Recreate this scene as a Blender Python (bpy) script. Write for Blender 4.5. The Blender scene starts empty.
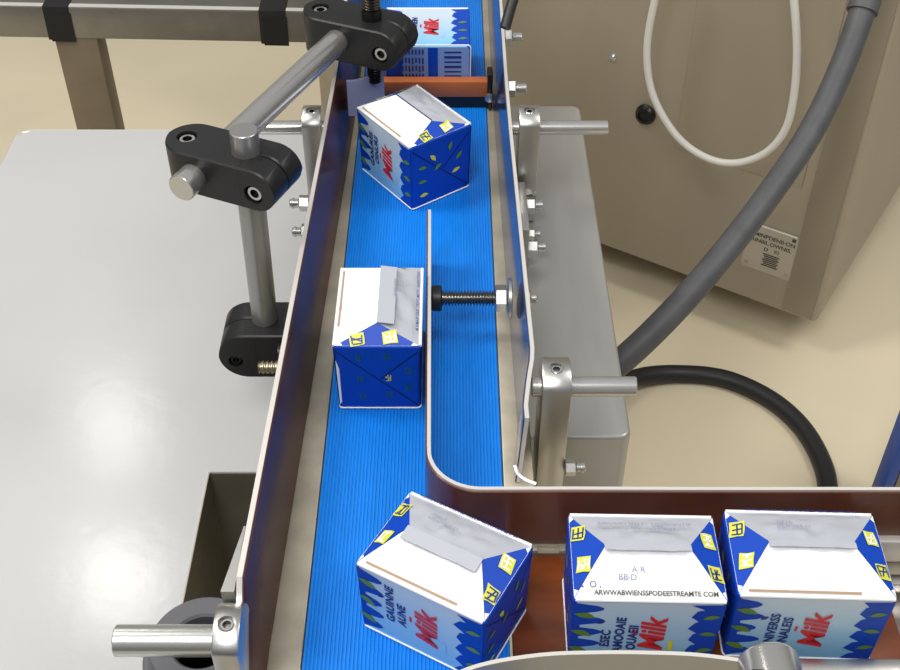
import bpy, bmesh, math, random
from mathutils import Vector as V, Matrix, noise
random.seed(7)
S = bpy.context.scene
COL = S.collection

# ------------------------------------------------------------------ camera, world, lights, exposure
TH = math.radians(42); FPX = 1169.5; CZ = 1.67          # pitch, focal length in pixels of a 900 px wide frame
cd = bpy.data.cameras.new('camera'); cam = bpy.data.objects.new('camera', cd); COL.objects.link(cam)
cam.location = (0, 0, CZ); cam.rotation_euler = (math.pi/2 - TH, 0, 0)
cd.sensor_width = 36; cd.lens = 36*FPX/900; cd.clip_start = .02
S.camera = cam
w = bpy.data.worlds.new('hall'); S.world = w; w.use_nodes = True
nt = w.node_tree; bg = nt.nodes['Background']
tc = nt.nodes.new('ShaderNodeTexCoord'); sp = nt.nodes.new('ShaderNodeSeparateXYZ'); cr = nt.nodes.new('ShaderNodeValToRGB')
mp = nt.nodes.new('ShaderNodeMapRange'); mp.inputs[1].default_value = -1; mp.inputs[2].default_value = 1
nt.links.new(tc.outputs['Generated'], sp.inputs[0]); nt.links.new(sp.outputs[2], mp.inputs[0]); nt.links.new(mp.outputs[0], cr.inputs[0])
e = cr.color_ramp.elements
e[0].position = 0; e[0].color = (.12, .12, .12, 1); e[1].position = 1; e[1].color = (.95, .97, 1, 1)
x = e.new(.5); x.color = (.20, .20, .20, 1); x = e.new(.68); x.color = (.66, .66, .66, 1)
nt.links.new(cr.outputs[0], bg.inputs[0]); bg.inputs[1].default_value = .50
def area(name, loc, size, power, aim, sy=None, col=(1, .98, .95)):
    l = bpy.data.lights.new(name, 'AREA'); l.energy = power; l.shape = 'RECTANGLE'; l.size = size; l.size_y = sy or size; l.color = col
    o = bpy.data.objects.new(name, l); COL.objects.link(o); o.location = loc
    o.rotation_euler = (V(aim) - V(loc)).to_track_quat('-Z', 'Y').to_euler(); return o
area('ceiling_light_main', (-.45, -.55, 3.2), .9, 42, (0, .8, .9), 1.1)
area('fill_light_side', (-1.5, 1.1, 3.2), .6, 46, (-.8, 1.6, .3), .9, (1, .96, .88))  # added fill lamp, brightens the left floor and table
area('fill_light_right', (1.7, .9, 3.2), .6, 27, (.9, 1.5, .3), 1.0, (1, .96, .88))  # added fill lamp for the cabinet and the floor on the right
area('ceiling_light_left', (-1.36, 3.28, 3.2), .24, 1.7, (-.4, .9, .7), col=(1, .95, .86))
area('ceiling_light_near', (-1.19, 2.54, 3.2), .24, 2.4, (-.35, .65, .7), col=(1, .95, .86))
S.view_settings.view_transform = 'Standard'; S.view_settings.look = 'None'
S.view_settings.exposure = -.04; S.view_settings.gamma = 1; S.view_settings.use_curve_mapping = False

def ray(px, py):
    r = (px-450)/FPX; u = (335-py)/FPX
    return V((r, math.cos(TH)+u*math.sin(TH), -math.sin(TH)+u*math.cos(TH)))
def at(px, py, z):
    d = ray(px, py); return V((0, 0, CZ)) + d*((z-CZ)/d.z)
def atd(px, py, dep):
    return V((0, 0, CZ)) + ray(px, py)*dep

# ------------------------------------------------------------------ materials
def lin(c):
    return tuple((v/255/12.92 if v/255 <= .04045 else ((v/255+.055)/1.055)**2.4) for v in c) + (1,)
def mat(name, rgb, rough=.5, metal=0, coat=0, bump=0, bscale=200, stretch=None, var=0, vscale=8, ior=1.45, spec=.5, rvar=0):
    m = bpy.data.materials.new(name); m.use_nodes = True; n = m.node_tree; p = n.nodes['Principled BSDF']
    p.inputs['Base Color'].default_value = lin(rgb); p.inputs['Roughness'].default_value = rough; p.inputs['Metallic'].default_value = metal
    p.inputs['Coat Weight'].default_value = coat; p.inputs['Coat Roughness'].default_value = .08
    p.inputs['IOR'].default_value = ior; p.inputs['Specular IOR Level'].default_value = spec
    t = n.nodes.new('ShaderNodeTexCoord'); g = n.nodes.new('ShaderNodeMapping'); n.links.new(t.outputs['Object'], g.inputs[0])
    if stretch: g.inputs['Scale'].default_value = stretch
    if bump:
        a = n.nodes.new('ShaderNodeTexNoise'); a.inputs['Scale'].default_value = bscale; a.inputs['Detail'].default_value = 3
        b = n.nodes.new('ShaderNodeBump'); b.inputs['Strength'].default_value = bump; b.inputs['Distance'].default_value = .002
        n.links.new(g.outputs[0], a.inputs[0]); n.links.new(a.outputs[0], b.inputs['Height']); n.links.new(b.outputs[0], p.inputs['Normal'])
    if var:
        a = n.nodes.new('ShaderNodeTexNoise'); a.inputs['Scale'].default_value = vscale; a.inputs['Detail'].default_value = 4
        r = n.nodes.new('ShaderNodeValToRGB'); c = lin(rgb)
        r.color_ramp.elements[0].position = .3; r.color_ramp.elements[1].position = .7
        r.color_ramp.elements[0].color = tuple(v*(1-var) for v in c[:3])+(1,); r.color_ramp.elements[1].color = tuple(min(1, v*(1+var)) for v in c[:3])+(1,)
        n.links.new(g.outputs[0], a.inputs[0]); n.links.new(a.outputs[0], r.inputs[0]); n.links.new(r.outputs[0], p.inputs['Base Color'])
    return m
STEEL = mat('brushed_steel', (196, 192, 186), .3, 1, bump=.03, bscale=60, stretch=(1, 12, 12))
CAST = mat('cast_steel', (196, 195, 192), .34, 1, bump=.05, bscale=120)
ROD = mat('turned_steel', (196, 195, 193), .24, .82, bump=.02, bscale=300)
GREYROD = mat('dull_steel', (158, 158, 156), .36, .75, bump=.03, bscale=250)
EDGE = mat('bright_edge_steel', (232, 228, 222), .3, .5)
BED = mat('worn_bed_steel', (178, 170, 152), .45, .5, bump=.25, bscale=40, var=.15, vscale=30)
BOXST = mat('housing_steel', (166, 165, 162), .36, .45, bump=.04, bscale=30, stretch=(6, 1, 1), var=.06, vscale=6)
LINER = mat('brown_phenolic', (78, 47, 38), .2, 0, 0, bump=.04, bscale=25, var=.35, vscale=9, spec=.07)
LINER2 = mat('phenolic_belt_reflection', (50, 62, 100), .13, 0, .2, bump=.04, bscale=25, var=.2, vscale=14, ior=1.5)  # blue reflection of the belt put into the base colour
JFACE = mat('brown_guide_face', (96, 54, 38), .26, 0, .1, bump=.04, bscale=25, var=.2, vscale=14)
SLIDE = mat('brown_slide_plate', (112, 56, 26), .3, 0, .2, var=.3, vscale=10, stretch=(1, 3, 1), bump=.05, bscale=50)
BAR = mat('orange_brown_bar', (172, 96, 52), .4, var=.15, vscale=20)
BLACKP = mat('black_polymer', (26, 26, 28), .42, bump=.04, bscale=350)
GREYP = mat('grey_casting', (92, 93, 98), .5, bump=.12, bscale=300)
BLACK = mat('black_oxide', (18, 18, 19), .35)
DARK = mat('dark_recess', (9, 9, 9), .6)
TAPE = mat('black_tape', (20, 20, 22), .6, bump=.1, bscale=100)
TABLE = mat('pale_table_sheet', (190, 191, 192), .17, .1, .0, bump=.10, bscale=55, var=.03, vscale=3)
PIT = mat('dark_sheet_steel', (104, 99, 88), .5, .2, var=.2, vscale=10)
FLOOR = mat('cream_floor', (230, 217, 188), .35, var=.04, vscale=2.5, bump=.02, bscale=6)
CAB = mat('taupe_steel', (164, 155, 139), .4, .25, bump=.03, bscale=40, stretch=(1, 1, .2), var=.07, vscale=3)
BEAM = mat('beam_steel', (132, 130, 126), .4, .8, var=.12, vscale=14, bump=.06, bscale=60)
WCABLE = mat('white_cable_jacket', (214, 213, 208), .4)
HOSE = mat('grey_hose_rubber', (82, 83, 86), .5, bump=.15, bscale=35, var=.15, vscale=25)
BHOSE = mat('black_hose_rubber', (38, 38, 40), .45)
BLUEP = mat('blue_paint', (22, 72, 160), .4)
LABELM = mat('clear_label', (176, 168, 152), .3)
INK = mat('grey_ink', (70, 68, 62), .6)
SHOE = mat('blue_grey_plastic', (140, 146, 178), .3, 0, .2)
WHITE = mat('white_board', (238, 239, 242), .42, bump=.10, bscale=45)
WHITE_SHADED = mat('shaded_white_board', (182, 186, 196), .3, .15, bump=.16, bscale=40)  # white board greyed in its colour: shade of panels sloping away from the light
BLUE = mat('carton_blue', (8, 66, 178), .42, spec=.3)
LEAF = mat('leaf_green', (92, 132, 52), .4)
YEL = mat('glyph_yellow', (214, 214, 60), .4)
DGR = mat('glyph_dark_green', (38, 98, 84), .4)
RED = mat('word_red', (206, 44, 52), .4)
NAVY = mat('word_navy', (30, 52, 130), .4)
CREASE = mat('crease_navy', (6, 22, 88), .5)
GREYINK = mat('pale_grey_ink', (140, 146, 172), .5)
SEAM = mat('board_edge', (166, 140, 116), .6)
WIN = mat('barcode_panel_blue', (120, 150, 205), .4)
# printed gradient of the milk face: pale at the top, light blue at the foot
MILK = mat('milk_face_print', (170, 205, 232), .35, 0, .2)
_n = MILK.node_tree; _s = _n.nodes.new('ShaderNodeSeparateXYZ'); _r = _n.nodes.new('ShaderNodeValToRGB'); _m = _n.nodes.new('ShaderNodeMapRange')
_t = [q for q in _n.nodes if q.type == 'TEX_COORD'][0]
_m.inputs[1].default_value = 0; _m.inputs[2].default_value = .08
_n.links.new(_t.outputs['Object'], _s.inputs[0]); _n.links.new(_s.outputs[2], _m.inputs[0]); _n.links.new(_m.outputs[0], _r.inputs[0])
_r.color_ramp.elements[0].color = lin((120, 190, 232)); _r.color_ramp.elements[1].color = lin((196, 212, 226))
_n.links.new(_r.outputs[0], _n.nodes['Principled BSDF'].inputs['Base Color'])
BELT = mat('blue_belt', (14, 128, 224), .4, 0, .1, var=.06, vscale=30, stretch=(6, 1, 1))

# ------------------------------------------------------------------ mesh helpers
class MB:
    def __init__(s): s.v = []; s.f = []; s.m = []; s.mats = []
    def mi(s, m):
        if m not in s.mats: s.mats.append(m)
        return s.mats.index(m)
    def add(s, vs, fs, m, M=None):
        k = len(s.v); i = s.mi(m)
        s.v += [(M @ V(p)) if M else V(p) for p in vs]
        for f in fs: s.f.append([k+a for a in f]); s.m.append(i)
        return s
    def bm(s, b, m, M=None):
        b.verts.ensure_lookup_table(); b.verts.index_update()
        s.add([q.co.copy() for q in b.verts], [[q.index for q in f.verts] for f in b.faces], m, M); b.free(); return s
    def box(s, lo, hi, m, r=0, seg=2, M=None):
        b = bmesh.new(); bmesh.ops.create_cube(b, size=1)
        for q in b.verts: q.co = V([lo[i]+(hi[i]-lo[i])*(q.co[i]+.5) for i in range(3)])
        if r: bmesh.ops.bevel(b, geom=list(b.edges), offset=r, segments=seg, profile=.5, affect='EDGES')
        return s.bm(b, m, M)
    def lathe(s, prof, a, ax, m, n=28, caps=True):
        """profile of (distance along axis, radius), from point a along unit ax"""
        a = V(a); ax = V(ax).normalized(); u = ax.orthogonal().normalized(); w_ = ax.cross(u)
        vs = []; fs = []
        for d, r in prof:
            for i in range(n):
                t = 2*math.pi*i/n; vs.append(a+ax*d+(u*math.cos(t)+w_*math.sin(t))*r)
        for j in range(len(prof)-1):
            for i in range(n):
                k = (i+1) % n; fs.append([j*n+i, j*n+k, (j+1)*n+k, (j+1)*n+i])
        if caps: fs += [list(range(n))[::-1], [(len(prof)-1)*n+i for i in range(n)]]
        return s.add(vs, fs, m)
    def rod(s, a, b, r, m, n=28, ch=.0008):
        L = (V(b)-V(a)).length
        return s.lathe([(0, r-ch), (ch, r), (L-ch, r), (L, r-ch)], a, V(b)-V(a), m, n)
    def thread(s, a, b, r, pitch, m, depth=.001):
        L = (V(b)-V(a)).length; pr = []; d = 0
        while d < L:
            pr += [(d, r-depth), (min(L, d+pitch*.25), r), (min(L, d+pitch*.55), r), (min(L, d+pitch*.8), r-depth)]; d += pitch
        return s.lathe(pr, a, V(b)-V(a), m, 24)
    def hexa(s, a, ax, af, h, m):
        R = af/math.sqrt(3); c = .0007
        return s.lathe([(0, R-c), (c, R), (h-c, R), (h, R-c)], a, ax, m, 6)
    def tube(s, pts, r, m, n=16, closed=False):
        pts = [V(p) for p in pts]; N = len(pts); vs = []; fs = []
        u = None
        for i, p in enumerate(pts):
            q0 = pts[i-1] if (i or closed) else p; q1 = pts[(i+1) % N] if (i < N-1 or closed) else p
            t = (q1-q0).normalized()
            if u is None: u = t.orthogonal().normalized()
            u = (u - t*u.dot(t)).normalized(); w_ = t.cross(u)
            rr = r[i] if isinstance(r, (list, tuple)) else r
            for k in range(n):
                g = 2*math.pi*k/n; vs.append(p+(u*math.cos(g)+w_*math.sin(g))*rr)
        for j in range(N if closed else N-1):
            for k in range(n):
                b = (k+1) % n; J = (j+1) % N
                fs.append([j*n+k, j*n+b, J*n+b, J*n+k])
        if not closed: fs += [list(range(n))[::-1], [(N-1)*n+k for k in range(n)]]
        return s.add(vs, fs, m)
    def prism(s, poly, a, b, axis, m):
        """extrude 2-d polygon along axis (0/1/2) from a to b"""
        o = [[1, 2], [0, 2], [0, 1]][axis]; vs = []
        for d in (a, b):
            for p in poly:
                q = [0, 0, 0]; q[axis] = d; q[o[0]] = p[0]; q[o[1]] = p[1]; vs.append(q)
        n = len(poly); fs = [list(range(n)), [n+i for i in range(n)][::-1]] + [[i, (i+1) % n, n+(i+1) % n, n+i] for i in range(n)]
        b_ = bmesh.new(); vv = [b_.verts.new(p) for p in vs]
        for f in fs: b_.faces.new([vv[i] for i in f])
        bmesh.ops.recalc_face_normals(b_, faces=list(b_.faces))
        return s.bm(b_, m)
    def build(s, name, parent=None, smooth=35, loc=None):
        me = bpy.data.meshes.new(name); me.from_pydata([tuple(p) for p in s.v], [], s.f)
        for m in s.mats: me.materials.append(m)
        for p, i in zip(me.polygons, s.m): p.material_index = i
        b = bmesh.new(); b.from_mesh(me); bmesh.ops.recalc_face_normals(b, faces=[f for f in b.faces]) if getattr(s, 'fix', True) else None
        b.to_mesh(me); b.free()
        me.shade_smooth(); me.set_sharp_from_angle(angle=math.radians(smooth))
        o = bpy.data.objects.new(name, me); COL.objects.link(o)
        if parent: o.parent = parent; o.matrix_parent_inverse = parent.matrix_basis.inverted() if getattr(s, 'world', True) else Matrix()
        return o
def tag(o, label, cat, group=None):
    o['label'] = label; o['category'] = cat
    if group: o['group'] = group
    return o
def thing(name, loc, label, cat, group=None, rot=(0, 0, 0)):
    o = bpy.data.objects.new(name, None); COL.objects.link(o); o.location = loc; o.rotation_euler = rot; o.empty_display_size = .03
    return tag(o, label, cat, group)
def struct(o): o['kind'] = 'structure'; return o
def cut(o, mb):
    me = bpy.data.meshes.new('c'); me.from_pydata([tuple(p) for p in mb.v], [], mb.f)
    for m in mb.mats: me.materials.append(m)
    b = bmesh.new(); b.from_mesh(me); bmesh.ops.recalc_face_normals(b, faces=list(b.faces)); b.to_mesh(me); b.free()
    c = bpy.data.objects.new('c', me); COL.objects.link(c)
    md = o.modifiers.new('b', 'BOOLEAN'); md.object = c; md.operation = 'DIFFERENCE'; md.solver = 'EXACT'
    bpy.context.view_layer.update()
    dg = bpy.context.evaluated_depsgraph_get(); new = bpy.data.meshes.new_from_object(o.evaluated_get(dg))
    o.modifiers.clear(); old = o.data; o.data = new; new.name = old.name
    bpy.data.objects.remove(c)
    new.shade_smooth(); new.set_sharp_from_angle(angle=math.radians(35))
def spline(pts, n=12):
    pts = [V(p) for p in pts]; P = [pts[0]*2-pts[1]] + pts + [pts[-1]*2-pts[-2]]; out = []
    for i in range(1, len(P)-2):
        a, b, c, d = P[i-1:i+3]
        for k in range(n):
            t = k/n; out.append(.5*(2*b+(c-a)*t+(2*a-5*b+4*c-d)*t*t+(3*b-a-3*c+d)*t**3))
    return out+[pts[-1]]
_txt = {}
def text2d(s, size, bold=0, shear=0, space=1):
    k = (s, bold, shear, space)
    if k not in _txt:
        c = bpy.data.curves.new('t', 'FONT'); c.body = s; c.size = 1; c.align_x = 'CENTER'; c.align_y = 'CENTER'; c.offset = bold; c.shear = shear; c.space_character = space; c.resolution_u = 3
        o = bpy.data.objects.new('t', c); COL.objects.link(o); bpy.context.view_layer.update()
        me = bpy.data.meshes.new_from_object(o.evaluated_get(bpy.context.evaluated_depsgraph_get()))
        _txt[k] = ([(v.co.x, v.co.y) for v in me.vertices], [list(p.vertices) for p in me.polygons])
        bpy.data.objects.remove(o); bpy.data.meshes.remove(me)
    v, f = _txt[k]; return [(a*size, b*size) for a, b in v], f
class Frame:
    def __init__(s, o, u, v, n, off=.0003): s.o = V(o); s.u = V(u); s.v = V(v); s.n = V(n).normalized()*off
    def __call__(s, a, b, k=1): return s.o+s.u*a+s.v*b+s.n*k
def write(mb, fr, st, size, cx, cy, m, rot=0, bold=0, shear=0, k=2, sx=1, space=1):
    v, f = text2d(st, size, bold, shear, space); c, s_ = math.cos(rot), math.sin(rot)
    mb.add([fr(cx+c*a*sx-s_*b, cy+s_*a*sx+c*b, k) for a, b in v], f, m)
def patch(mb, fr, poly, m, k=1): mb.add([fr(a, b, k) for a, b in poly], [list(range(len(poly)))], m)
def stroke(mb, fr, a, b, w_, m, k=1):
    a = V(a); b = V(b); d = (b-a).normalized(); n = V((-d.y, d.x))*w_/2
    patch(mb, fr, [a+n, a-n, b-n, b+n], m, k)
def glyph(mb, fr, cx, cy, sx, sy, m, seed, k=2, rot=0, back=None):
    """a small boxy printed character of a few strokes"""
    r = random.Random(seed); c, s_ = math.cos(rot), math.sin(rot); t = min(sx, sy)*.15
    T = lambda a, b: (cx+c*a*sx-s_*b*sy, cy+s_*a*sx+c*b*sy)
    if back:
        j = lambda: .55+.14*r.random()
        patch(mb, fr, [T(-j(), -j()), T(0, -j()), T(j(), -j()), T(j(), 0), T(j(), j()), T(.1, j()), T(-j(), j()), T(-j(), .1)], back, k-.5)
    L = [((-.45, .45), (.45, .45)), ((-.45, 0), (.4, .05)), ((-.4, -.45), (.45, -.45)), ((-.45, .45), (-.4, -.4)), ((.45, .4), (.4, -.45)), ((0, .45), (.05, -.4)), ((-.4, .2), (.4, -.25))]
    for a, b in r.sample(L, 5): stroke(mb, fr, T(*a), T(*b), t, m, k)
def leaf(mb, fr, cx, cy, L, w_, rot, m, k=2):
    c, s_ = math.cos(rot), math.sin(rot); p = []
    for i in range(17):
        t = i/16; a = (t-.5)*L; p.append((a, math.sin(math.pi*t)*w_/2))
    for i in range(15, 0, -1):
        t = i/16; a = (t-.5)*L; p.append((a, -math.sin(math.pi*t)*w_*.3))
    patch(mb, fr, [(cx+c*a-s_*b, cy+s_*a+c*b) for a, b in p], m, k)

B = .90      # height of the running surface
# ------------------------------------------------------------------ setting
f = MB().box((-4, -2, -.05), (5, 7, 0), FLOOR).build('floor'); struct(f)
wb = MB().box((-4, 7, -.05), (5, 7.1, 3.3), mat('hall_wall_paint', (216, 212, 202), .6)).build('wall_back'); struct(wb)

# ------------------------------------------------------------------ conveyor
cv = thing('belt_conveyor', (-.033, .9, 0), 'long conveyor frame carrying the ribbed blue belt between the guide rails', 'conveyor')
Y0, Y1 = .22, 1.95
prof = []; xw = .1565; x0 = -.111; pitch = xw/52
for i in range(52):
    for a, h in ((0, -.0009), (.22, 0), (.70, 0), (.92, -.0009)): prof.append((x0+pitch*(i+a), B+h))
prof.append((x0+xw, B-.0009))
prof += [(x0+xw, B-.006), (x0, B-.006)]
# the belt is split where the flat transfer bar crosses it
mb = MB(); mb.prism(prof, Y0, Y1, 1, BELT); mb.build('belt', cv, smooth=25)
mb = MB()
mb.box((-.1375, Y0, B-.085), (-.1118, Y1, B-.001), BED, .0015)
mb.box((.0462, .600, B-.085), (.0725, Y1, B-.001), BED, .0015); mb.box((.0462, Y0, B-.085), (.0725, .395, B-.014), BED, .0015)
mb.build('side_channel', cv)
MB().box((-.111, Y0, B-.05), (.0455, Y1, B-.008), GREYROD, .001).build('slider_bed', cv)
for yy in (.42, 1.8):
    for xx in (-.10, .02):
        MB().box((xx-.015, yy-.015, 0), (xx+.015, yy+.015, B-.052), STEEL, .002).build('leg', cv)

# cross channel: brown slide plate and its steel carriers
sl = thing('slide_channel', (.2, .52, 0), 'brown slide plate channel branching right under the waiting cartons', 'conveyor')
MB().box((.048, .452, B-.012), (.345, .588, B), SLIDE, .001).build('slide_plate', sl)
mb = MB(); mb.box((.0735, .452, B-.07), (.46, .599, B-.013), BED, .002); mb.build('carrier_bed', sl)
for xx in (.12, .40):
    MB().box((xx-.02, .49, 0), (xx+.02, .53, B-.07), STEEL, .002).build('leg', sl)
mb = MB(); mb.box((.06, .589, B-.012), (.345, .598, B+.004), BED, .0008); o = mb.build('slotted_strip', sl)
c = MB()
for xx in (.08, .20, .315): c.box((xx-.009, .586, B+.0005), (xx+.009, .594, B+.01), DARK)
cut(o, c)
mb = MB(); mb.box((.346, .44, B-.012), (.46, .545, B-.004), STEEL, .001); mb.box((.346, .55, B-.006), (.46, .56, B+.012), STEEL, .001); mb.box((.346, .588, B-.01), (.46, .598, B+.016), EDGE, .001)
mb.build('end_plate', sl)
t = MB().box((.236, .4655, B-.01), (.46, .4775, B+.022), CAST, .0015).build('guide_bar'); tag(t, 'low bright steel guide bar in front of the rightmost carton', 'rail')

# ------------------------------------------------------------------ guide rails
def sheet(mb, pb, pt, th, face, edge, flip):
    """leaning sheet: lists of bottom/top points, thick th along -flip normal in x"""
    n = len(pb); off = V((th*flip, 0, 0)); vs = list(pb)+list(pt)+[p+off for p in pt]+[p+off for p in pb]
    fi = []; fe = []
    for i in range(n-1):
        fi.append([i, i+1, n+i+1, n+i])
        fe += [[n+i, n+i+1, 2*n+i+1, 2*n+i], [2*n+i, 2*n+i+1, 3*n+i+1, 3*n+i], [3*n+i, 3*n+i+1, i+1, i]]
    fe += [[0, n, 2*n, 3*n], [n-1, 2*n-1, 3*n-1, 4*n-1]]
    mb.add(vs, fi, face); mb.add(vs, fe, edge)
# left
ys = [.40+.05*i for i in range(30)]
lb = lambda y: -.1175-.0205*(1.283-y)/.8 if y < 1.283 else -.1175
lt = lambda y: -.1305-.0165*(1.19-y)/.72 if y < 1.19 else -.1305
rl = thing('guide_rail', (-.14, .9, B), 'long straight guide rail with glossy dark brown face, left of the blue belt', 'rail', 'long guide rails beside the belt')
mb = MB(); sheet(mb, [V((lb(y)-.0006, y, B)) for y in ys], [V((lt(y)-.0006, y, B+.090-1.3*max(0, .495-y))) for y in ys], .004, EDGE, EDGE, -1); mb.build('plate', rl)
mb = MB(); sheet(mb, [V((lb(y)+.0007, y, B+.0005)) for y in ys], [V((lt(y)+.0007, y, B+.0885-1.3*max(0, .495-y))) for y in ys], .0012, LINER, LINER, -1); mb.build('liner', rl)
# right
ys = [.665, .672, .68, .69, .70, .71, .72, .735, .75, .775, .80, .86, .95, 1.1, 1.2, 1.3, 1.5, 1.8]
def rb(y): return .0547+.0068*max(0, (1.26-y))/.5 - .006*max(0, min(1, (.73-y)/.05))
def rt(y): return .0632+.006*max(0, (1.165-y))/.4 - .010*max(0, min(1, (.74-y)/.06))**.8
rr = thing('guide_rail', (.06, .9, B), 'long guide rail with blue reflections right of the belt, its near end bent inward', 'rail', 'long guide rails beside the belt')
mb = MB(); sheet(mb, [V((rb(y)+.0006, y, B)) for y in ys], [V((rt(y)+.0006, y, B+.080)) for y in ys], .0035, EDGE, EDGE, 1); mb.build('plate', rr)
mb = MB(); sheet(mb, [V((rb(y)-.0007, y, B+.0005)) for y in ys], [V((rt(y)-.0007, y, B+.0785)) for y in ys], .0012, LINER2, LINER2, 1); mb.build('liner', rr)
mb = MB(); mb.tube(spline([at(515, 466, .93), at(518, 474, .928), at(526, 480, .926), at(536, 484, .925)], 6), .0018, EDGE, 8); mb.build('end_lip', rr)
# J-shaped diverter
def wall(mb, path, z0, z1, th, face, edge, side=1):
    """vertical sheet along a plan path; `face` on the path side, thickness to the left of travel"""
    n = len(path); L = []
    for i, p in enumerate(path):
        a = path[max(0, i-1)]; b = path[min(n-1, i+1)]; d = (V(b)-V(a)).normalized(); L.append(V(p)+V((-d.y, d.x))*th*side)
    q = [V((p[0], p[1], z0)) for p in path]+[V((p[0], p[1], z1)) for p in path]+[V((p.x, p.y, z1)) for p in L]+[V((p.x, p.y, z0)) for p in L]
    F1 = []; F2 = []
    for i in range(n-1):
        F1.append([i, i+1, n+i+1, n+i])
        F2 += [[n+i, n+i+1, 2*n+i+1, 2*n+i], [2*n+i, 2*n+i+1, 3*n+i+1, 3*n+i], [3*n+i, 3*n+i+1, i+1, i]]
    F2 += [[0, n, 2*n, 3*n], [n-1, 2*n-1, 3*n-1, 4*n-1]]
    mb.add(q, F1, face); mb.add(q, F2, edge)
jp = [(-.0222+.0035*(.967-y)/.32, y) for y in (.967, .9, .8, .7, .645)]
cx_, cy_ = .0245, .640
for i in range(1, 13):
    a = math.pi+math.pi/2*i/12; jp.append((cx_+.0432*math.cos(a), cy_+.0432*math.sin(a)))
jp += [(.1, .597), (.2, .5965), (.3, .5965), (.46, .596)]
jd = thing('diverter_guide', (.02, .62, B), 'curved guide sheet that bends from the belt to the right, brown inside with white edge', 'rail')
mb = MB(); wall(mb, [V(p) for p in jp], B+.0045, B+.0705, .003, EDGE, EDGE); mb.build('plate', jd)
jl = []
for i, p in enumerate(jp):
    a = V(jp[max(0, i-1)]); b = V(jp[min(len(jp)-1, i+1)]); d = (b-a).normalized(); jl.append(V(p)-V((-d.y, d.x))*.0014)
mb = MB(); wall(mb, jl, B+.0045, B+.0685, .0012, JFACE, JFACE); mb.build('liner', jd)
# front guide
fp = spline([(-.03, .392, 0), (-.005, .425, 0), (.019, .4395, 0), (.0617, .4480, 0), (.103, .4500, 0), (.14, .4497, 0), (.171, .4480, 0), (.205, .443, 0), (.225, .441, 0)], 5)
fg = MB(); wall(fg, [V((p.x, p.y)) for p in fp], B-.008, B+.070, .003, GREYROD, EDGE); fgo = fg.build('front_guide')
tag(fgo, 'curved steel guide sheet with white edge along the bottom of the view', 'rail')
kn = thing('steel_boss', (.2108, .40, .96), 'thick stainless cylinder with a dark slot, overlapping the rightmost carton at the bottom edge', 'cylinder')
MB().lathe([(0, .017), (.002, .0195), (.004, .0203), (.10, .0203), (.105, .019)], (.2135, .441, .982), (0, -1, 0), ROD, 40).build('barrel', kn)
mb = MB(); mb.box((.196, .418, .9965), (.218, .4195, .9999), DARK); mb.box((.195, .410, .9955), (.197, .4195, .9985), DARK); mb.box((.2228, .408, .9937), (.2262, .416, .9975), BLACK, .0005); mb.build('slot', kn)

# transfer bar across the belt
tb = thing('transfer_bar', (-.03, 1.28, B), 'orange-brown cross bar over the belt behind the tilted far carton', 'bar')
MB().box((-.112, 1.280, B+.016), (.050, 1.294, B+.037), BAR, .0008).build('bar', tb)
MB().box((-.112, 1.2815, B+.0005), (.050, 1.294, B+.016), BLACK).build('gap_shadow', tb)  # shadow gap under the bar, built as a black strip
mb = MB(); mb.box((.046, 1.274, B+.002), (.0525, 1.296, B+.050), BLACK, .0015); mb.lathe([(0, .006), (.004, .006), (.005, .004)], (.049, 1.274, B+.02), (0, -1, 0), STEEL, 16); mb.build('end_block', tb)

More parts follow.
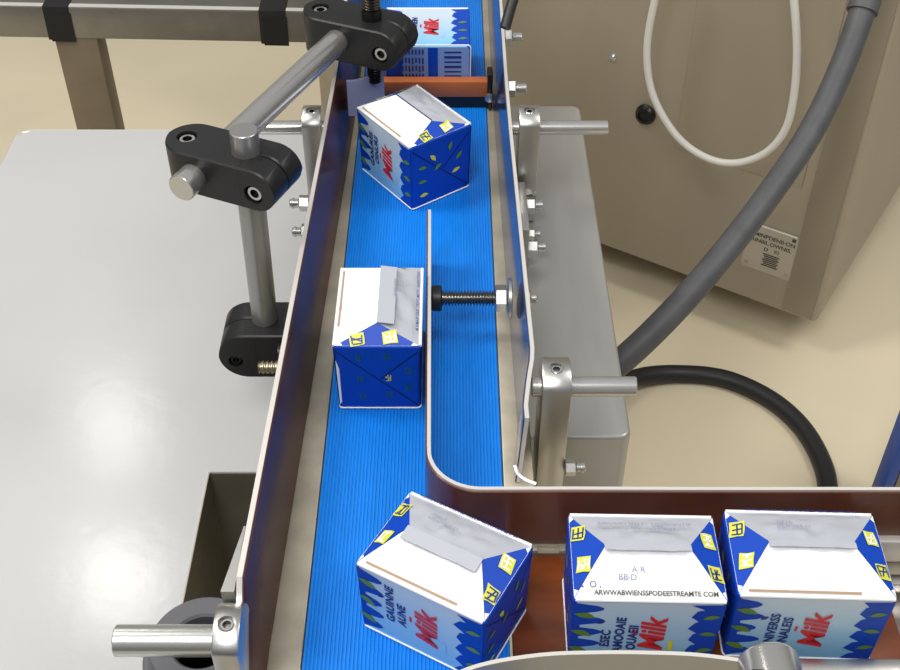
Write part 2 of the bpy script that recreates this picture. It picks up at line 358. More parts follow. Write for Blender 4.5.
# ------------------------------------------------------------------ rail clamps with rods and bolts
def screw(mb, a, ax, r, m=CAST, depth=.002):
    """socket-head cap screw: rim, flat and dark hex socket; its top at a"""
    ax = V(ax).normalized()
    mb.lathe([(-.010, r), (-.0006, r), (0, r-.0006), (0, r*.60)], a, ax, m, 24, caps=False)
    mb.lathe([(0, r*.60), (-.0035, r*.55), (-.0036, .0001)], a, ax, BLACK, 6, caps=False)
def rail_clamp(x0, x1, Yc, Zc, R, zb, rod, bolts, label, sgn):
    t = thing('rail_clamp', ((x0+x1)/2, Yc, zb), label, 'clamp', 'steel clamps holding the guide rails')
    pr = [(Yc+R*math.cos(a), Zc+R*math.sin(a)) for a in [math.radians(142)*i/18 for i in range(19)]]
    yf = pr[-1][0]-.0012
    pr += [(yf, Zc+R*.48), (yf+.001, zb), (Yc+R-.004, zb), (Yc+R-.004, Zc-R*.95), (Yc+R, Zc-R*.55)]
    b = bmesh.new(); fv = [b.verts.new((x0, p[0], p[1])) for p in pr]; fc = b.faces.new(fv)
    ex = bmesh.ops.extrude_face_region(b, geom=[fc]); 
    for q in ex['geom']:
        if isinstance(q, bmesh.types.BMVert): q.co.x = x1
    bmesh.ops.recalc_face_normals(b, faces=list(b.faces))
    ed = [q for q in b.edges if len(q.link_faces) == 2 and abs(q.verts[0].co.x-q.verts[1].co.x) < 1e-6]
    bmesh.ops.bevel(b, geom=ed, offset=.0016, segments=2, profile=.5, affect='EDGES')
    mb = MB(); mb.bm(b, CAST); body = mb.build('body', t)
    xm = (x0+x1)/2; ys = Yc-R*.12
    c = MB(); c.lathe([(0, .0062), (.02, .0062)], (xm, ys, Zc+R-.0045), (0, 0, 1), DARK, 24); cut(body, c)
    mb = MB(); screw(mb, (xm, ys, Zc+R-.0016), (0, 0, 1), .0050, ROD); mb.build('screw', t)
    MB().rod((rod[0], Yc, Zc), (rod[1], Yc, Zc), rod[2], ROD).build('rod', t)
    for (y, z, big) in bolts:
        xs = x1 if sgn > 0 else x0
        bb = MB(); k = 1.25 if big else 1
        bb.hexa((xs, y, z), (sgn, 0, 0), .0135*k, .0095*k, CAST); bo = bb.build('bolt', t); bb = MB(); bb.rod((xs+sgn*.0095*k, y, z), (xs+sgn*.0185*k, y, z), .0042*k, ROD, 16); bb.lathe([(0, .0052*k), (.002, .0052*k)], (xs+sgn*.0145*k, y, z), (sgn, 0, 0), ROD, 16)
        bb.build('stud_end', bo)
    return t
rail_clamp(.0772, .1005, 1.142, .958, .025, .842, (.0690, .179, .0080), [], 'steel rail clamp with bare rod at the far right of the belt', 1)
fl = thing('side_flange', (.08, 1.075, .842), 'stainless flange plate with three bolts under the far right rail clamp', 'bracket')
MB().box((.0738, 1.020, .8415), (.0865, 1.112, .905), CAST, .0015).build('plate', fl)
for (px, py, z, k) in ((541, 205, .872, 1.25), (541, 234, .875, .9), (537, 247, .862, 1.25)):
    p = at(px-6, py, z); p.x = .0866; bb = MB()
    bb.hexa(p, (1, 0, 0), .0135*k, .0095*k, CAST); bo = bb.build('bolt', fl); bb = MB(); bb.rod(p+V((.0095*k, 0, 0)), p+V((.0175*k, 0, 0)), .0042*k, ROD, 16); bb.lathe([(0, .0052*k), (.002, .0052*k)], p+V((.0135*k, 0, 0)), (1, 0, 0), ROD, 16); bb.build('stud_end', bo)
rail_clamp(.0780, .1030, .722, .960, .0255, .842, (.0705, .161, .0088), [(.700, .880, 0)], 'steel rail clamp with short bare rod beside the corner of the steel housing', 1)
rail_clamp(-.1655, -.1440, 1.142, .958, .025, .81, (-.235, -.1365, .0080), [(1.127, .864, 1), (1.122, .826, 1)], 'steel rail clamp behind the black clamps at the far left rail', -1)
rail_clamp(-.1625, -.1435, .466, .962, .026, .82, (-.2345, -.1445, .0112), [], 'large steel rail clamp with thick rod at the bottom left corner', -1)
mb = MB(); mb.prism([(-.1618, .4915), (-.1522, .4915), (-.1518, .550), (-.1530, .550)], .950, .984, 2, CAST)
o = mb.build('rail_lug'); o.name = 'rail_lug'; tag(o, 'small steel lug wedged between left rail and bottom left clamp', 'bracket')
# loose bolts on the outer face of the right rail near the top
for (px, py, z, lab) in ((497, 37, .955, 'bolt through the far end of right rail below the black cable'), (500, 88, .95, 'bolt on the outside of right rail level with the brown cross bar')):
    p = at(px+4, py, z); p.x = rt(p.y)+.004
    t = thing('rail_bolt', p, lab, 'bolt', 'bolts on the right rail')
    MB().lathe([(0, .014), (.0025, .014)], p, (1, 0, 0), CAST, 20).build('washer', t)
    MB().hexa(p+V((.0025, 0, 0)), (1, 0, 0), .019, .009, CAST).build('nut', t)
    MB().rod(p+V((.0115, 0, 0)), p+V((.025, 0, 0)), .0055, ROD, 16).build('stud', t)

# adjusting screw between right rail and diverter
ax = .858; az = .945
t = thing('adjusting_screw', (.02, ax, az), 'long black threaded screw with nut reaching across the belt to the thin guide', 'screw')
MB().lathe([(0, .0115), (.0012, .0125), (.009, .0125), (.010, .0105)], (-.0177, ax, az), (1, 0, 0), BLACKP, 24).build('rubber_foot', t)
MB().thread((-.008, ax, az), (.046, ax, az), .0076, .0030, mat('bright_thread', (120, 118, 116), .2, 1), .0024).build('threaded_shaft', t)
MB().hexa((.0435, ax, az), (1, 0, 0), .0225, .0105, CAST).build('nut', t)
MB().lathe([(0, .0185), (.0006, .0195), (.0034, .0195), (.004, .0185)], (.0552, ax, az), (1, 0, 0), CAST, 32).build('washer', t)
MB().hexa((.0710, ax, az), (1, 0, 0), .016, .006, CAST).build('lock_nut', t)
MB().rod((.0770, ax, az), (.0835, ax, az), .0048, ROD, 16).build('stud', t)

# ------------------------------------------------------------------ cross clamps (black) with rods
def cross_clamp(t, M, xr, xl, xe, w_, h, rr_, rp, right_round=True):
    """M: local to world. Post bore at x=0 (z axis), rod bore at x=xr (y axis); body from xl to xe"""
    vs = MB()
    def ring(x_):
        wy = w_ if x_ > xl+w_ else math.sqrt(max(1e-9, w_*w_-(x_-xl-w_)**2))
        hz = h if x_ < xe-h else math.sqrt(max(1e-9, h*h-(x_-xe+h)**2))
        return max(wy, .0012), max(hz, .0012)
    def loft(xs, ya=-1, yb=1, ga=0, gb=0):
        P = []; Fc = []
        for x_ in xs:
            wy, hz = ring(x_); y0, y1 = ya*wy+ga, yb*wy+gb; c = min(.0016, hz*.4, abs(y1-y0)*.2)
            P += [(x_, y0+c, -hz), (x_, y1-c, -hz), (x_, y1, -hz+c), (x_, y1, hz-c), (x_, y1-c, hz), (x_, y0+c, hz), (x_, y0, hz-c), (x_, y0, -hz+c)]
        for i in range(len(xs)-1):
            for k in range(8): Fc.append([i*8+k, i*8+(k+1) % 8, (i+1)*8+(k+1) % 8, (i+1)*8+k])
        Fc += [list(range(8))[::-1], [(len(xs)-1)*8+k for k in range(8)]]
        vs.add(P, Fc, BLACKP, M)
    xa = xl+w_; xb = xe-h; xm = rp*.6
    L = [xl+w_*(1-math.cos(math.pi/2*i/12)) for i in range(13)]
    R_ = [xb+h*math.sin(math.pi/2*i/12) for i in range(13)]
    loft(L+[xm]); 
    loft([xm-.0004]+[q for q in R_ if q > xm], -1, 0, 0, 0); n0 = None
    loft([xm-.0004]+[q for q in R_ if q > xm], 0, 1, .0014, 0)
    o = vs.build('body', t, smooth=30)
    return o
def clamp_screws(t, o, M, xt, zt, xf, yf):
    ax_t = (M.to_3x3() @ V((0, 0, 1))); ax_f = (M.to_3x3() @ V((0, -1, 0)))
    c = MB(); c.lathe([(-.008, .0098), (.01, .0098)], M @ V((xt, 0, zt)), ax_t, DARK, 28); cut(o, c)
    c = MB(); c.lathe([(-.008, .0098), (.01, .0098)], M @ V((xf, -yf, -.004)), ax_f, DARK, 28); cut(o, c)
    mb = MB(); screw(mb, M @ V((xt, 0, zt-.0025)), ax_t, .0078, ROD); mb.build('screw', t)
    mb = MB(); screw(mb, M @ V((xf, -yf+.0025, -.004)), ax_f, .0078, ROD); mb.build('screw', t)
dd = V((.402, .916, 0)); rz = -math.atan2(.402, .916)
RODP = V((-.2476, .9085, 1.042)); RE = RODP+dd*.350; RODP = RODP-dd*.008
t = MB().rod(RODP, RE, .0136, ROD, 40).build('clamp_rod'); tag(t, 'thick diagonal steel rod joining the two upper black clamps', 'rod')
P1 = V((-.191, .928, 1.043))
M1 = Matrix.Translation(P1) @ Matrix.Rotation(rz, 4, 'Z')
t = thing('cross_clamp', P1, 'black clamp block with steel post end rising through its top', 'clamp', 'black clamp blocks')
o = cross_clamp(t, M1, -.044, -.0845, .043, .027, .0225, .0122, .012); clamp_screws(t, o, M1, -.0650, .0225, .0205, .027)
P2 = V((-.0868, 1.1985, 1.040)); M2 = Matrix.Translation(P2) @ Matrix.Rotation(rz, 4, 'Z')
t = thing('cross_clamp', P2, 'black clamp block gripping the vertical threaded rod at the top', 'clamp', 'black clamp blocks')
o = cross_clamp(t, M2, -.034, -.083, .044, .027, .0235, .0122, .012); clamp_screws(t, o, M2, -.0645, .0235, .022, .027)
t = MB().rod((-.1965, .928, .80), (-.1904, .928, 1.089), .0134, GREYROD, 40).build('post'); tag(t, 'upright round steel post left of the rail, between two black clamps', 'post')
P3 = V((-.1965, .928, .828)); M3 = Matrix.Translation(P3) @ Matrix.Rotation(math.pi, 4, 'Z')
M3 = Matrix.Translation(P3) @ Matrix.Scale(-1, 4, (1, 0, 0))
t = thing('cross_clamp', P3, 'black clamp block at the foot of the upright post, half hidden by the left rail', 'clamp', 'black clamp blocks')
o = cross_clamp(t, M3, -.03, -.0575, .047, .028, .030, .0122, .012)
c = MB(); c.lathe([(-.008, .0078), (.01, .0078)], (P3.x-.030, P3.y-.028, P3.z-.006), (0, -1, 0), DARK, 24); cut(o, c)
mb = MB(); screw(mb, (P3.x-.030, P3.y-.0255, P3.z-.006), (0, -1, 0), .006, BLACK); mb.build('screw', t)
t = thing('side_stud', (-.16, .862, .848), 'short threaded stud poking out left of the rail below the black clamp', 'bolt')
MB().thread((-.1375, .862, .85), (-.194, .862, .85), .0066, .0046, mat('dull_brass_steel', (168, 158, 138), .35, .9), .0016).build('shaft', t)
MB().lathe([(0, .009), (.0012, .010), (.011, .010), (.012, .008)], (-.1660, .8865, .848), (-1, 0, 0), BLACK, 20).build('black_cap', t)

# threaded rod with the deflector finger
df = thing('deflector', (-.0868, 1.1985, .93), 'vertical threaded rod with curved blue-grey finger touching the far carton', 'deflector')
MB().thread((-.0868, 1.1985, .985), (-.0868, 1.1985, 1.016), .0082, .0032, mat('dark_thread', (96, 90, 82), .25, 1), .0013).build('threaded_shaft', df)
mb = MB(); mb.thread((-.0868, 1.1985, 1.076), (-.0868, 1.1985, 1.20), .0102, .0034, bpy.data.materials['dark_thread'], .0014); mb.build('threaded_shaft', df)
MB().lathe([(0, .0112), (.015, .0112)], (-.0868, 1.1985, 1.060), (0, 0, 1), BLACK, 28).build('collar', df)
mb = MB(); pth = []
for i in range(13):
    s_ = i/12; pth.append((-.118+.041*s_, 1.183+.030*s_**2.2))
wall(mb, [V(p) for p in pth], .948, .993, .004, SHOE, SHOE); mb.build('finger', df)

# bottom-left ring-shaped grey casting on a dark column
RC = at(203, 645, .86)
t = thing('ring_casting', (RC.x, RC.y, 0), 'dark grey ring-shaped casting under the thick rod in the bottom left corner', 'bracket')
mb = MB()
mb.lathe([(0, .024), (0, .047), (.002, .050), (.012, .050), (.014, .047), (.014, .046), (.030, .043), (.032, .041), (.032, .026), (.030, .024), (0, .024)], (RC.x, RC.y, .834), (0, 0, 1), GREYP, 48, caps=False)
mb.build('ring', t)
MB().lathe([(0, .03), (.834, .03), (.834, .0245), (.74, .0245), (.74, .0001)], (RC.x, RC.y, 0), (0, 0, 1), DARK, 32, caps=False).build('support_tube', t)
mb = MB(); mb.box((RC.x-.048, RC.y-.062, .834), (RC.x+.01, RC.y-.030, .862), GREYP, .004); mb.build('lug', t)

# ------------------------------------------------------------------ left table with cut-out
TZ = .70
tl = thing('work_table', (-.4, .9, 0), 'large pale grey sheet metal table filling the left side', 'table')
X0, X1, YA, YB = -.664, -.142, .05, 1.549; hx0, hx1, hy0, hy1 = -.2650, -.1425, .10, .8527
def plate(mb, z0, z1):
    P = [(X0+.02, YB), (X0, YB-.02), (X0, YA), (hx0, YA), (hx0, hy1), (X1, hy1), (X1, YB)]
    mb.prism(P[::-1], z0, z1, 2, TABLE)
mb = MB(); plate(mb, TZ-.003, TZ); o = mb.build('top', tl)
mb = MB()
mb.tube([(X0, YA, TZ-.002), (X0, YB-.02, TZ-.002), (X0+.006, YB-.006, TZ-.002), (X0+.02, YB, TZ-.002), (X1, YB, TZ-.002)], .0022, EDGE, 8)
mb.tube([(hx0, YA, TZ-.0005), (hx0, hy1, TZ-.0005), (X1, hy1, TZ-.0005)], .0015, EDGE, 8)
mb.build('rim', tl)
mb = MB(); mb.box((X0+.002, YA, TZ-.04), (X0+.006, YB-.02, TZ-.004), BOXST); mb.box((X0+.02, YB-.006, TZ-.04), (X1, YB-.002, TZ-.004), BOXST); mb.build('skirt', tl)
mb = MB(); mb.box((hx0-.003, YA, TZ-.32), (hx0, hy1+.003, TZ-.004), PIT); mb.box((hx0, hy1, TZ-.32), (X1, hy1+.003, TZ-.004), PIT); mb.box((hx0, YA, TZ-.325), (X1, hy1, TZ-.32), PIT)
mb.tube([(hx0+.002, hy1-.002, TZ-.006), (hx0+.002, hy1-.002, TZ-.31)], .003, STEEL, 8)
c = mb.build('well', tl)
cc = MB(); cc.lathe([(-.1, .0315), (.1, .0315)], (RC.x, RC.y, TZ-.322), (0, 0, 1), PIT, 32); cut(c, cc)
for p in ((X0+.03, YA+.03), (X0+.03, YB-.05), (X1-.03, YB-.05)):
    MB().box((p[0]-.02, p[1]-.02, 0), (p[0]+.02, p[1]+.02, TZ-.004), STEEL, .003).build('leg', tl)

# ------------------------------------------------------------------ beam frame upper left
bf = thing('tube_frame', (-.6, 1.98, 0), 'square steel tube frame wrapped with black tape, upper left behind the table', 'frame')
ang = math.radians(-1.6); MBM = Matrix.Translation((-.72, 1.95, .674)) @ Matrix.Rotation(0, 4, 'Z') @ Matrix.Rotation(math.radians(1.2), 4, 'Y')
MB().box((-.5, 0, -.031), (.56, .06, .031), BEAM, .004, M=MBM).build('cross_tube', bf)
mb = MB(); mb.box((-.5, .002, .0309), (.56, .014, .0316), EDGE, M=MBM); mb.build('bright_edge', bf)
for i, (a, b) in enumerate(((-.012, .035), (.375, .424))):
    mb = MB(); mb.box((a, -.0012, -.0335), (b, .0612, .0325), TAPE, .001, M=MBM)
    mb.box((a+.006, -.0018, -.036), (b+.002, -.0006, .02), TAPE, M=MBM); mb.build('tape_wrap', bf)
MB().box((-.724, 1.952, 0), (-.646, 2.005, .66), mat('brown_grey_leg', (128, 116, 98), .45, .4, var=.1, vscale=12), .003).build('leg', bf)
MB().box((-.2, 1.955, 0), (-.165, 2.0, .645), BEAM, .003).build('leg', bf)

# ------------------------------------------------------------------ steel housing right
hs = thing('drive_housing', (.13, 1.08, 0), 'long grey stainless housing box right of the belt', 'box')
b = bmesh.new(); bmesh.ops.create_cube(b, size=1)
lo = (.0745, .774, .60); hi = (.176, 1.388, .84)
for q in b.verts: q.co = V([lo[i]+(hi[i]-lo[i])*(q.co[i]+.5) for i in range(3)])
ve = [q for q in b.edges if abs(q.verts[0].co.z-q.verts[1].co.z) > .1 and q.verts[0].co.x > .1]
bmesh.ops.bevel(b, geom=ve, offset=.012, segments=6, profile=.5, affect='EDGES')
te = [q for q in b.edges if q.verts[0].co.z > .83 and q.verts[1].co.z > .83]
bmesh.ops.bevel(b, geom=te, offset=.004, segments=3, profile=.5, affect='EDGES')
MB().bm(b, BOXST).build('casing', hs)
for yy in (.86, 1.3): MB().box((.105, yy-.02, 0), (.145, yy+.02, .60), STEEL, .002).build('leg', hs)

# ------------------------------------------------------------------ cabinet
CC = V((.739, 1.774, .10)); U = V((-.8415, .5403, 0)); Wd = V((.5403, .8415, 0))
CM = Matrix(((-U.x, Wd.x, 0, CC.x), (-U.y, Wd.y, 0, CC.y), (0, 0, 1, CC.z), (0, 0, 0, 1)))   # local x along front to the right, y into cabinet
cb = thing('control_cabinet', (CC+U*.5+Wd*.4).to_2d().to_3d(), 'large taupe steel cabinet standing at an angle in the upper right', 'cabinet')
mb = MB(); mb.box((-1.25, 0, 0), (0, .85, 1.15), CAB, .012, 4, M=CM); mb.build('casing', cb)
MB().box((-1.15, .16, -.10), (-.16, .75, .002), BLACKP, M=CM).build('plinth', cb)
mb = MB(); mb.box((-.072, -.003, .012), (-.010, .002, 1.14), mat('cabinet_fold', (150, 142, 126), .36, .3), .002, M=CM); mb.build('corner_fold', cb)
mb = MB(); mb.box((-.35, -.0022, .30), (-.09, .001, 1.14), CAB, .002, M=CM); mb.build('door_panel', cb)
def onface(px, py, off=0):
    n = -Wd; p0 = CC+n*off; d = ray(px, py); o_ = V((0, 0, CZ)); return o_+d*((p0-o_).dot(n)/d.dot(n))
p = onface(613, 57, 0); MB().lathe([(0, .008), (.003, .008), (.006, .004)], p, -Wd, ROD, 16).build('screw', cb)
p = onface(646, 114, 0); mb = MB(); mb.lathe([(0, .021), (.004, .021), (.006, .019), (.012, .017), (.013, .012), (.009, .011), (.009, .0001)], p, -Wd, BLACK, 28, caps=False); mb.build('black_plug', cb)
lp = onface(770, 251, .0008); lbm = MB(); w2 = .052
FR = Frame(lp, -U, (0, 0, 1), -Wd, .0012)
def rrect(a, b, r=.006):
    o_ = []
    for sx, sy, st in ((1, 1, 0), (-1, 1, 90), (-1, -1, 180), (1, -1, 270)):
        for k in range(5):
            g = math.radians(st+22.5*k); o_.append((sx*(a-r)+r*math.cos(g), sy*(b-r)+r*math.sin(g)))
    return o_
v0 = [FR(a, b_, 0) for a, b_ in rrect(w2, w2*1.05)]; v1 = [FR(a, b_, 1) for a, b_ in rrect(w2, w2*1.05)]; n_ = len(v0)
lbm.add(v0+v1, [[n_+i for i in range(n_)]]+[[i, (i+1) % n_, n_+(i+1) % n_, n_+i] for i in range(n_)], LABELM)
write(lbm, FR, 'MMINPDENII·ON', .0125, .0, .030, INK, bold=.02, k=1.4)
write(lbm, FR, 'RINIIIL.OWNIS.', .0125, .0, .016, INK, bold=.02, k=1.4)
write(lbm, FR, 'D', .012, -.008, .001, INK, bold=.02, k=1.4); write(lbm, FR, 'IO', .010, .014, .002, INK, bold=.02, k=1.4)
for sx, sy in ((-.042, -.043), (.042, .043), (-.042, .020), (.042, -.043)): patch(lbm, FR, [(sx-.004, sy-.004), (sx+.004, sy-.004), (sx+.004, sy+.004), (sx-.004, sy+.004)], INK if sy > .03 else CAB, 1.4)
for i in range(7):
    yy = -.010-.0045*i; stroke(lbm, FR, (-.012+.002*(i % 3), yy), (.022-.003*(i % 2), yy+.0005), .0028, INK, 1.4)
patch(lbm, FR, [(-w2+.006, w2*1.05-.004), (w2-.006, w2*1.05-.004), (w2-.006, w2*1.05-.001), (-w2+.006, w2*1.05-.001)], WHITE, 1.4)
lbm.build('label', cb)

# ------------------------------------------------------------------ cables and hoses
def cface(px, py, off): return onface(px, py, off)
pts = [cface(668, -40, .10), cface(655, 0, .10), cface(647, 50, .10), cface(653, 95, .10), cface(676, 135, .10), cface(705, 157, .10), cface(735, 163, .10), cface(765, 153, .10), cface(785, 130, .10), cface(794, 95, .10), cface(797, 50, .10), cface(794, 0, .10), cface(788, -45, .10)]
t = MB().tube(spline(pts, 8), .0068, WCABLE, 14).build('hanging_cable'); tag(t, 'thin white cable hanging in a loop before the taupe cabinet', 'cable')
hz = thing('grey_hose', onface(760, 190, .12), 'thick grey hose running diagonally down past the cabinet to the housing', 'hose')
pts = [atd(885, -60, 1.80), atd(866, 0, 1.80), atd(845, 60, 1.80), atd(812, 130, 1.79), atd(765, 200, 1.77), atd(710, 270, 1.74), atd(660, 325, 1.72), atd(615, 366, 1.72), atd(570, 395, 1.74)]
MB().tube(spline(pts, 10), .0200, HOSE, 20).build('hose', hz)
MB().tube([atd(883.5, -56, 1.80), atd(874.5, -28, 1.80), atd(862, 12, 1.80)], .0240, HOSE, 20).build('cuff', hz)
pts = [at(560, 410, .10), at(600, 392, .06), at(640, 377, .03), at(680, 374, .016), at(725, 379, .016), at(768, 398, .016), at(800, 425, .016), at(820, 458, .016), at(828, 490, .016), at(826, 540, .016), at(810, 600, .016)]
t = MB().tube(spline(pts, 10), .0185, BHOSE, 18).build('curved_hose'); tag(t, 'black hose curving across the cream floor below the housing', 'hose')
pts = [atd(524, -40, 1.40), atd(516, -10, 1.40), atd(510, 10, 1.40), atd(505, 28, 1.40)]
t = MB().tube(spline(pts, 8), .0066, BHOSE, 14).build('black_cable'); tag(t, 'short black cable at the top edge beside the right rail', 'cable')
bp = thing('blue_stand', (.765, 1.35, 0), 'blue painted upright with dark grey inner post at the right edge', 'stand')
MB().box((.757, 1.34, 0), (.775, 1.38, .42), BLUEP, .002).build('blue_post', bp)
MB().box((.788, 1.36, 0), (.83, 1.40, .42), BEAM, .003).build('grey_post', bp)
MB().box((.775, 1.365, .04), (.79, 1.378, .07), BEAM).build('crosspiece', bp)

# ------------------------------------------------------------------ milk cartons
def carton(x, y, rz, label, words, L=.110, Wc=.077, h=.079, rh=.013, rl=.030, fin=.012, findir=-1, z=B, endmarks='fold', rot=None, seed=1, toptext=None, edgetext=None, foot=False, taper=.965, lying=False):
    t = thing('milk_carton', (x, y, z), label, 'carton', 'blue and white milk cartons', rot or (0, 0, rz))
    rnd = random.Random(seed)
    mb = MB(); mb.world = False
    # ----- body loft
    r = .0032; rings = []
    def rr4(a, b, z_):
        o_ = []
        for sx, sy, st in ((1, 1, 0), (-1, 1, 90), (-1, -1, 180), (1, -1, 270)):
            for k in range(4):
                g = math.radians(st+30*k); o_.append(V((sx*(a-r)+r*math.cos(g), sy*(b-r)+r*math.sin(g), z_)))
        return o_
    sc = lambda z_: taper+(1-taper)*z_/h
    for z_, ins in ((0, .0016), (.0016, 0), (h-.0016, 0), (h, .0010)):
        rings.append(rr4(L/2*sc(z_)-ins, Wc/2*sc(z_)-ins, z_))
    n = 16; vs = [p for q in rings for p in q]
    for j in range(3):
        for i in range(n):
            k = (i+1) % n; fc = [j*n+i, j*n+k, (j+1)*n+k, (j+1)*n+i]
            nn = (vs[i+n]+vs[k+n]); side = i % 4 == 3
            m_ = BLUE
            if side: m_ = {3: MILK, 7: BLUE, 11: MILK, 15: BLUE}[i]
            mb.add([vs[q] for q in fc], [[0, 1, 2, 3]], m_)
    mb.add(rings[0], [list(range(n))[::-1]], WIN if lying else WHITE); mb.add(rings[3], [list(range(n))], WHITE)
    # welded board edges
    def loop(z_, rad, m_): mb.tube(rr4(L/2*sc(z_)+.0001, Wc/2*sc(z_)+.0001, z_), rad, m_, 8, True)
    loop(.0016, .0009, WHITE)
    for s_ in (-1, 1): mb.tube([(-L/2+.002, s_*(Wc/2-.0006), h-.0004), (L/2-.002, s_*(Wc/2-.0006), h-.0004)], .0015, WHITE, 8)
    # ----- artwork of the two milk faces
    for s_ in (-1, 1):
        fr = Frame((0, s_*Wc/2*taper, 0), (-s_, 0, 0), (0, s_*Wc/2*(1-taper)/h, 1), (0, s_, 0))
        if s_ == 1: fr.u = V((-1, 0, 0))
        else: fr.u = V((1, 0, 0))
        hw = lambda b: L/2*sc(b)-.001
        # left petals
        poly = [(-hw(.002), .002)]; N = 5
        for i in range(N):
            b0 = .003+(h-.006)*i/N; b1 = .003+(h-.006)*(i+1)/N; d = .016+.006*rnd.random()
            for q in range(6):
                tt = q/5; poly.append((-L/2*.98+(.006+(d-.004)*math.sin(math.pi*tt)**.7), b0+(b1-b0)*(tt*.8+.1)))
        poly += [(-hw(h-.003), h-.003)]
        patch(mb, fr, poly, BLUE, 1)
        for i in range(3): leaf(mb, fr, -L/2*.86+.001*i, .016+.022*i, .017, .008, -.5+.1*i, LEAF, 2)
        # right spikes
        poly = [(hw(h-.003), h-.003)]; N = 5
        for i in range(N):
            b1 = h-.003-(h-.006)*i/N; b0 = h-.003-(h-.006)*(i+1)/N
            e_ = L/2*.98; poly += [(e_-.021-.004*rnd.random(), b1-.001), (e_-.014-.003*rnd.random(), b1-(b1-b0)*.45), (e_-.019, b1-(b1-b0)*.55)]
        poly += [(e_-.024, .003), (hw(.002), .002)]
        patch(mb, fr, poly, BLUE, 1)
        for i in range(3): leaf(mb, fr, L/2*.83, .018+.021*i, .013, .0065, .25-.3*(i % 2), LEAF, 2)
        if s_ == -1:
            R9 = math.pi/2
            write(mb, fr, 'Milk', .0255, .0065, h*.47, RED, R9, .026, .25, 2.2, 1.0, .95)
            stroke(mb, fr, (-.0078, h*.47), (-.0078, h*.55), .0020, RED, 2.2)
            for i, (wd, cy) in enumerate(words):
                write(mb, fr, wd, .0096, -.0248-.003*(len(words)-2)+.0098*i, cy*h, NAVY, R9, .036, .1, 2.2, 1.0, 1.05)
            leaf(mb, fr, -.0325, h*.66, .007, .005, .6, NAVY, 1.5)
            patch(mb, fr, [(.0185, h*.22), (.022, h*.22), (.022, h*.38), (.0185, h*.38)], YEL if foot else MILK, 1.6)
    # ----- folded ends
    for s_ in (-1, 1):
        fr = Frame((s_*L/2*taper, 0, 0), (0, s_, 0), (s_*L/2*(1-taper)/h, 0, 1), (s_, 0, 0))
        a_ = Wc/2*.95
        stroke(mb, fr, (-a_, h*.93), (a_*.96, h*.06), .0010, CREASE, 1.2)
        stroke(mb, fr, (a_, h*.93), (a_*.05, h*.50), .0010, CREASE, 1.2)
        if endmarks == 'glyph':
            for i, (gx, gy) in enumerate(((-.016, .84), (.0085, .84), (-.016, .50), (.0085, .52), (-.015, .22), (.009, .24), (.027, .63), (.027, .35))):
                glyph(mb, fr, gx, gy*h, .0055, .0085, YEL if i in (3,) else DGR, seed*50+i, 2)
            patch(mb, fr, [(-.0365, .006), (-.0345, .010), (-.0345, h*.66), (-.0372, h*.80)], WHITE, 1.4)
        else:
            for i, (gx, gy, ro) in enumerate(((-.012, .72, -.9), (.012, .80, 1.3), (.024, .60, .8), (.020, .38, .3), (-.026, .62, -.2), (-.026, .40, -.1), (-.024, .18, 0), (-.005, .55, .6))):
                leaf(mb, fr, gx, gy*h, .012, .006, ro, LEAF if i % 3 else YEL, 2)
    if lying:
        fr = Frame((0, 0, 0), (1, 0, 0), (0, 1, 0), (0, 0, -1)); 
        patch(mb, fr, [(.002, -.036), (.014, -.036), (.014, .036), (.002, .036)], BLUE, 1)
        patch(mb, fr, [(-.05, -.036), (-.03, -.036), (-.03, .036), (-.05, .036)], BLUE, 1)
        for i in range(9):
            stroke(mb, fr, (.022, -.030+.0066*i), (.043, -.030+.0066*i), .0034 if i % 2 else .0022, NAVY, 2)
        for i in range(9):
            xx = -.038+.0042*i; 
            for q in range(6): stroke(mb, fr, (xx, -.034+.011*q), (xx, -.026+.011*q+.001*((i*q) % 3-1)), .0020, NAVY, 2)
    mb.fix = False
    mb.build('body', t, smooth=40)
    # ----- folded top
    A = {}; ex = .0012
    c4 = [V((sx*(L/2-ex), sy*(Wc/2-ex), h)) for sx, sy in ((-1, -1), (1, -1), (1, 1), (-1, 1))]
    r0 = V((-rl, 0, h+rh)); r1 = V((rl, 0, h+rh))
    def grid(a, b, c, d, nu, nv, amp, sd):
        P = []; Fc = []
        nrm = (b-a).cross(d-a).normalized()
        for j in range(nv+1):
            for i in range(nu+1):
                u_, v_ = i/nu, j/nv; p = (a.lerp(b, u_)).lerp(d.lerp(c, u_), v_)
                edge = min(v_, 1-v_, u_, 1-u_)*4
                p = p+nrm*amp*min(1, edge)*(noise.noise(p*90+V((sd*7, sd, 0)))*1.1+.55*noise.noise(p*210+V((0, sd, sd)))+.5)
                P.append(p)
        for j in range(nv):
            for i in range(nu): k = j*(nu+1)+i; Fc.append([k, k+1, k+nu+2, k+nu+1])
        return P, Fc
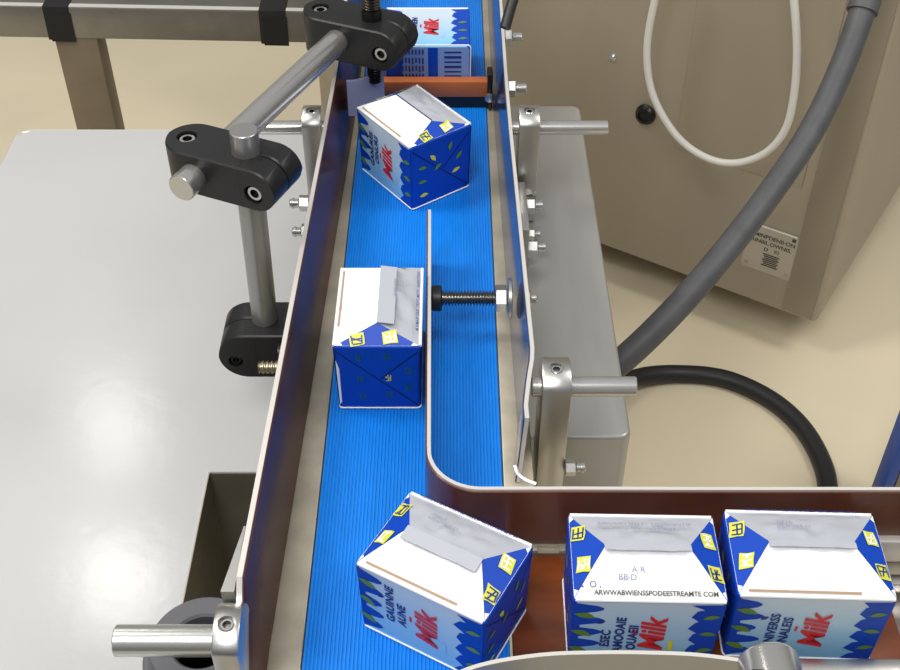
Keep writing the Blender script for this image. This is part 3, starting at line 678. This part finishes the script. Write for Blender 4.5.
    for s_, nm in ((-1, 'front'), (1, 'back')):
        q = MB(); q.world = False; q.fix = False
        if s_ < 0: P, Fc = grid(c4[0], c4[1], r1, r0, 18, 10, .0022, seed)
        else: P, Fc = grid(c4[2], c4[3], r0, r1, 18, 10, .0030, seed+9)
        q.add(P, Fc, WHITE if s_ < 0 else WHITE_SHADED)
        if s_ < 0:
            fr = Frame((0, -Wc/2+ex, h), (1, 0, 0), V((0, Wc/2-ex, rh)).normalized(), (0, -rh, Wc/2), .0021); HW = math.hypot(Wc/2, rh)
            if edgetext: write(q, fr, edgetext, .0050, .004, .0040, INK, 0, .02, 0, 1, .95)
            if toptext:
                for i, (tx, ty, ss) in enumerate(toptext): write(q, fr, tx, .0062, ss, ty*HW, GREYINK if i else NAVY, 0, .01)
            stroke(q, fr, (-L/2*.86, .0026), (L/2*.55, .0026), .0019, SEAM, .5) if not edgetext else None
        else:
            fr = Frame((0, Wc/2-ex, h), (1, 0, 0), V((0, -Wc/2+ex, rh)).normalized(), (0, rh, Wc/2), .0026); HW = math.hypot(Wc/2, rh)
            if foot or edgetext:
                write(q, fr, 'INIIINNO.IRFI L · ORNINRALIE', .0052, 0, .44*HW, GREYINK, 0, .012); write(q, fr, 'nnn   vRRINEIRE', .0048, .006, .60*HW, GREYINK, 0, .012)
            else:
                write(q, fr, 'RINSTANNA. VITAM. FYSET, SEAD FEAM R M', .0042, 0, .10*HW, NAVY, 0, .01); write(q, fr, 'SIRTE', .005, -.016, .48*HW, GREYINK); write(q, fr, 'FIEYUIRE O', .005, -.010, .62*HW, GREYINK)
        if not fin and not lying and s_ > 0: q.tube([r0+V((0, .0006, .0003)), r1+V((0, .0006, .0003))], .0007, CREASE, 6)
        q.build('top_panel', t, smooth=60)
    for s_ in (-1, 1):
        a, b, c_ = (c4[1], c4[2], r1) if s_ > 0 else (c4[3], c4[0], r0)
        q = MB(); q.world = False; q.fix = False
        mid = (a+b+c_)/3-V((0, 0, .0008))
        q.add([a, b, c_], [[0, 1, 2]], BLUE)
        u_ = (b-a).normalized(); n_ = (b-a).cross(c_-a).normalized()
        if n_.z < 0: n_ = -n_
        base = (a+b)/2; v_ = (c_-base); v_ = (v_-u_*v_.dot(u_)); hgt = v_.length; v_.normalize()
        fr = Frame(base, u_, v_, n_, .0004)
        for i, (gx, gy) in enumerate(((-.0175, .17), (.0115, .27))):
            glyph(q, fr, gx, gy*hgt+.0020, .0105, .0088, NAVY if i == 0 else WHITE, seed*91+i+s_, 2.5, rot=.15*s_, back=YEL)
        wx = Wc/2-ex
        for sg in (-1, 1): patch(q, fr, [(sg*wx*.99, .0002), (sg*wx*.80, .0002), (sg*wx*.86, hgt*.13)], WHITE, 1.2)
        q.build('side_gusset', t, smooth=60)
    if fin:
        q = MB(); q.world = False
        slope = rh/(Wc/2); N = 14; top = []; P = []
        for lay in (0, .0007):
            for j in range(4):
                for i in range(N+1):
                    xx = -rl*1.04+2.08*rl*i/N; d = fin*j/3
                    zz = h+rh-slope*d+.0012+.0030*(j/3)+.0008*noise.noise(V((xx*80, j, seed)))*(j/3)+lay
                    P.append((xx, findir*d+findir*.0006*noise.noise(V((xx*60, 3, seed)))*j/3, zz))
        Fc = []; K = 4*(N+1)
        for j in range(3):
            for i in range(N): k = j*(N+1)+i; Fc += [[k, k+1, k+N+2, k+N+1], [K+k, K+k+N+1, K+k+N+2, K+k+1]]
        for i in range(N): k = 3*(N+1)+i; Fc.append([k, k+1, K+k+1, K+k]); Fc.append([i, K+i, K+i+1, i+1])
        for j in range(3):
            for e_ in (0, N): k = j*(N+1)+e_; Fc.append([k, k+N+1, K+k+N+1, K+k])
        q.add(P, Fc, WHITE_SHADED); q.build('fin', t, smooth=50)
    return t
R = math.radians
carton(-.0035, .5280, R(-29.3), 'milk carton turned askew at the corner, half on the blue belt', [('GAUINNE', .60), ('AUNE', .50)], L=.107, seed=3)
carton(.1425, .5255, R(-1.3), 'milk carton with printed white top, left of the two waiting side by side', [('ESEC', .40), ('AMOOAIE', .46), ('OUAEII', .42)], seed=5, fin=.006, edgetext='ARWWABWIENSSPODEESTREAMTE COM', toptext=[('△  ○ ,', .22, -.044), ('BB·D', .36, -.016), ('A R', .50, -.008)], foot=True)
carton(.2615, .5285, R(-2.0), 'milk carton with plain white top, rightmost of all', [('UNIVERSS', .46), ('UNALEIS', .44)], L=.113, seed=8, fin=.006)
carton(-.0640, .8075, R(-90), 'milk carton seen end-on between left rail and thin guide, middle of the belt', [('GAUINNE', .5), ('AUNE', .5)], L=.111, endmarks='glyph', seed=12, fin=.015, findir=1, rl=.038)
carton(-.0405, 1.1270, R(-53.5), 'milk carton turned cornerwise on the belt just before the brown cross bar', [('GANURES.', .52), ('OINURII', .55)], L=.106, Wc=.082, h=.083, seed=17, fin=0, rl=.034, rh=.010)
carton(-.0290, 1.2970, 0, 'milk carton lying on its back behind the brown cross bar, farthest away', [('ESTIRA', .5), ('NNNNEIN', .5)], L=.108, h=.100, z=B+.0385, rot=(R(-90), 0, 0), seed=23, taper=1.0, lying=True, fin=0)
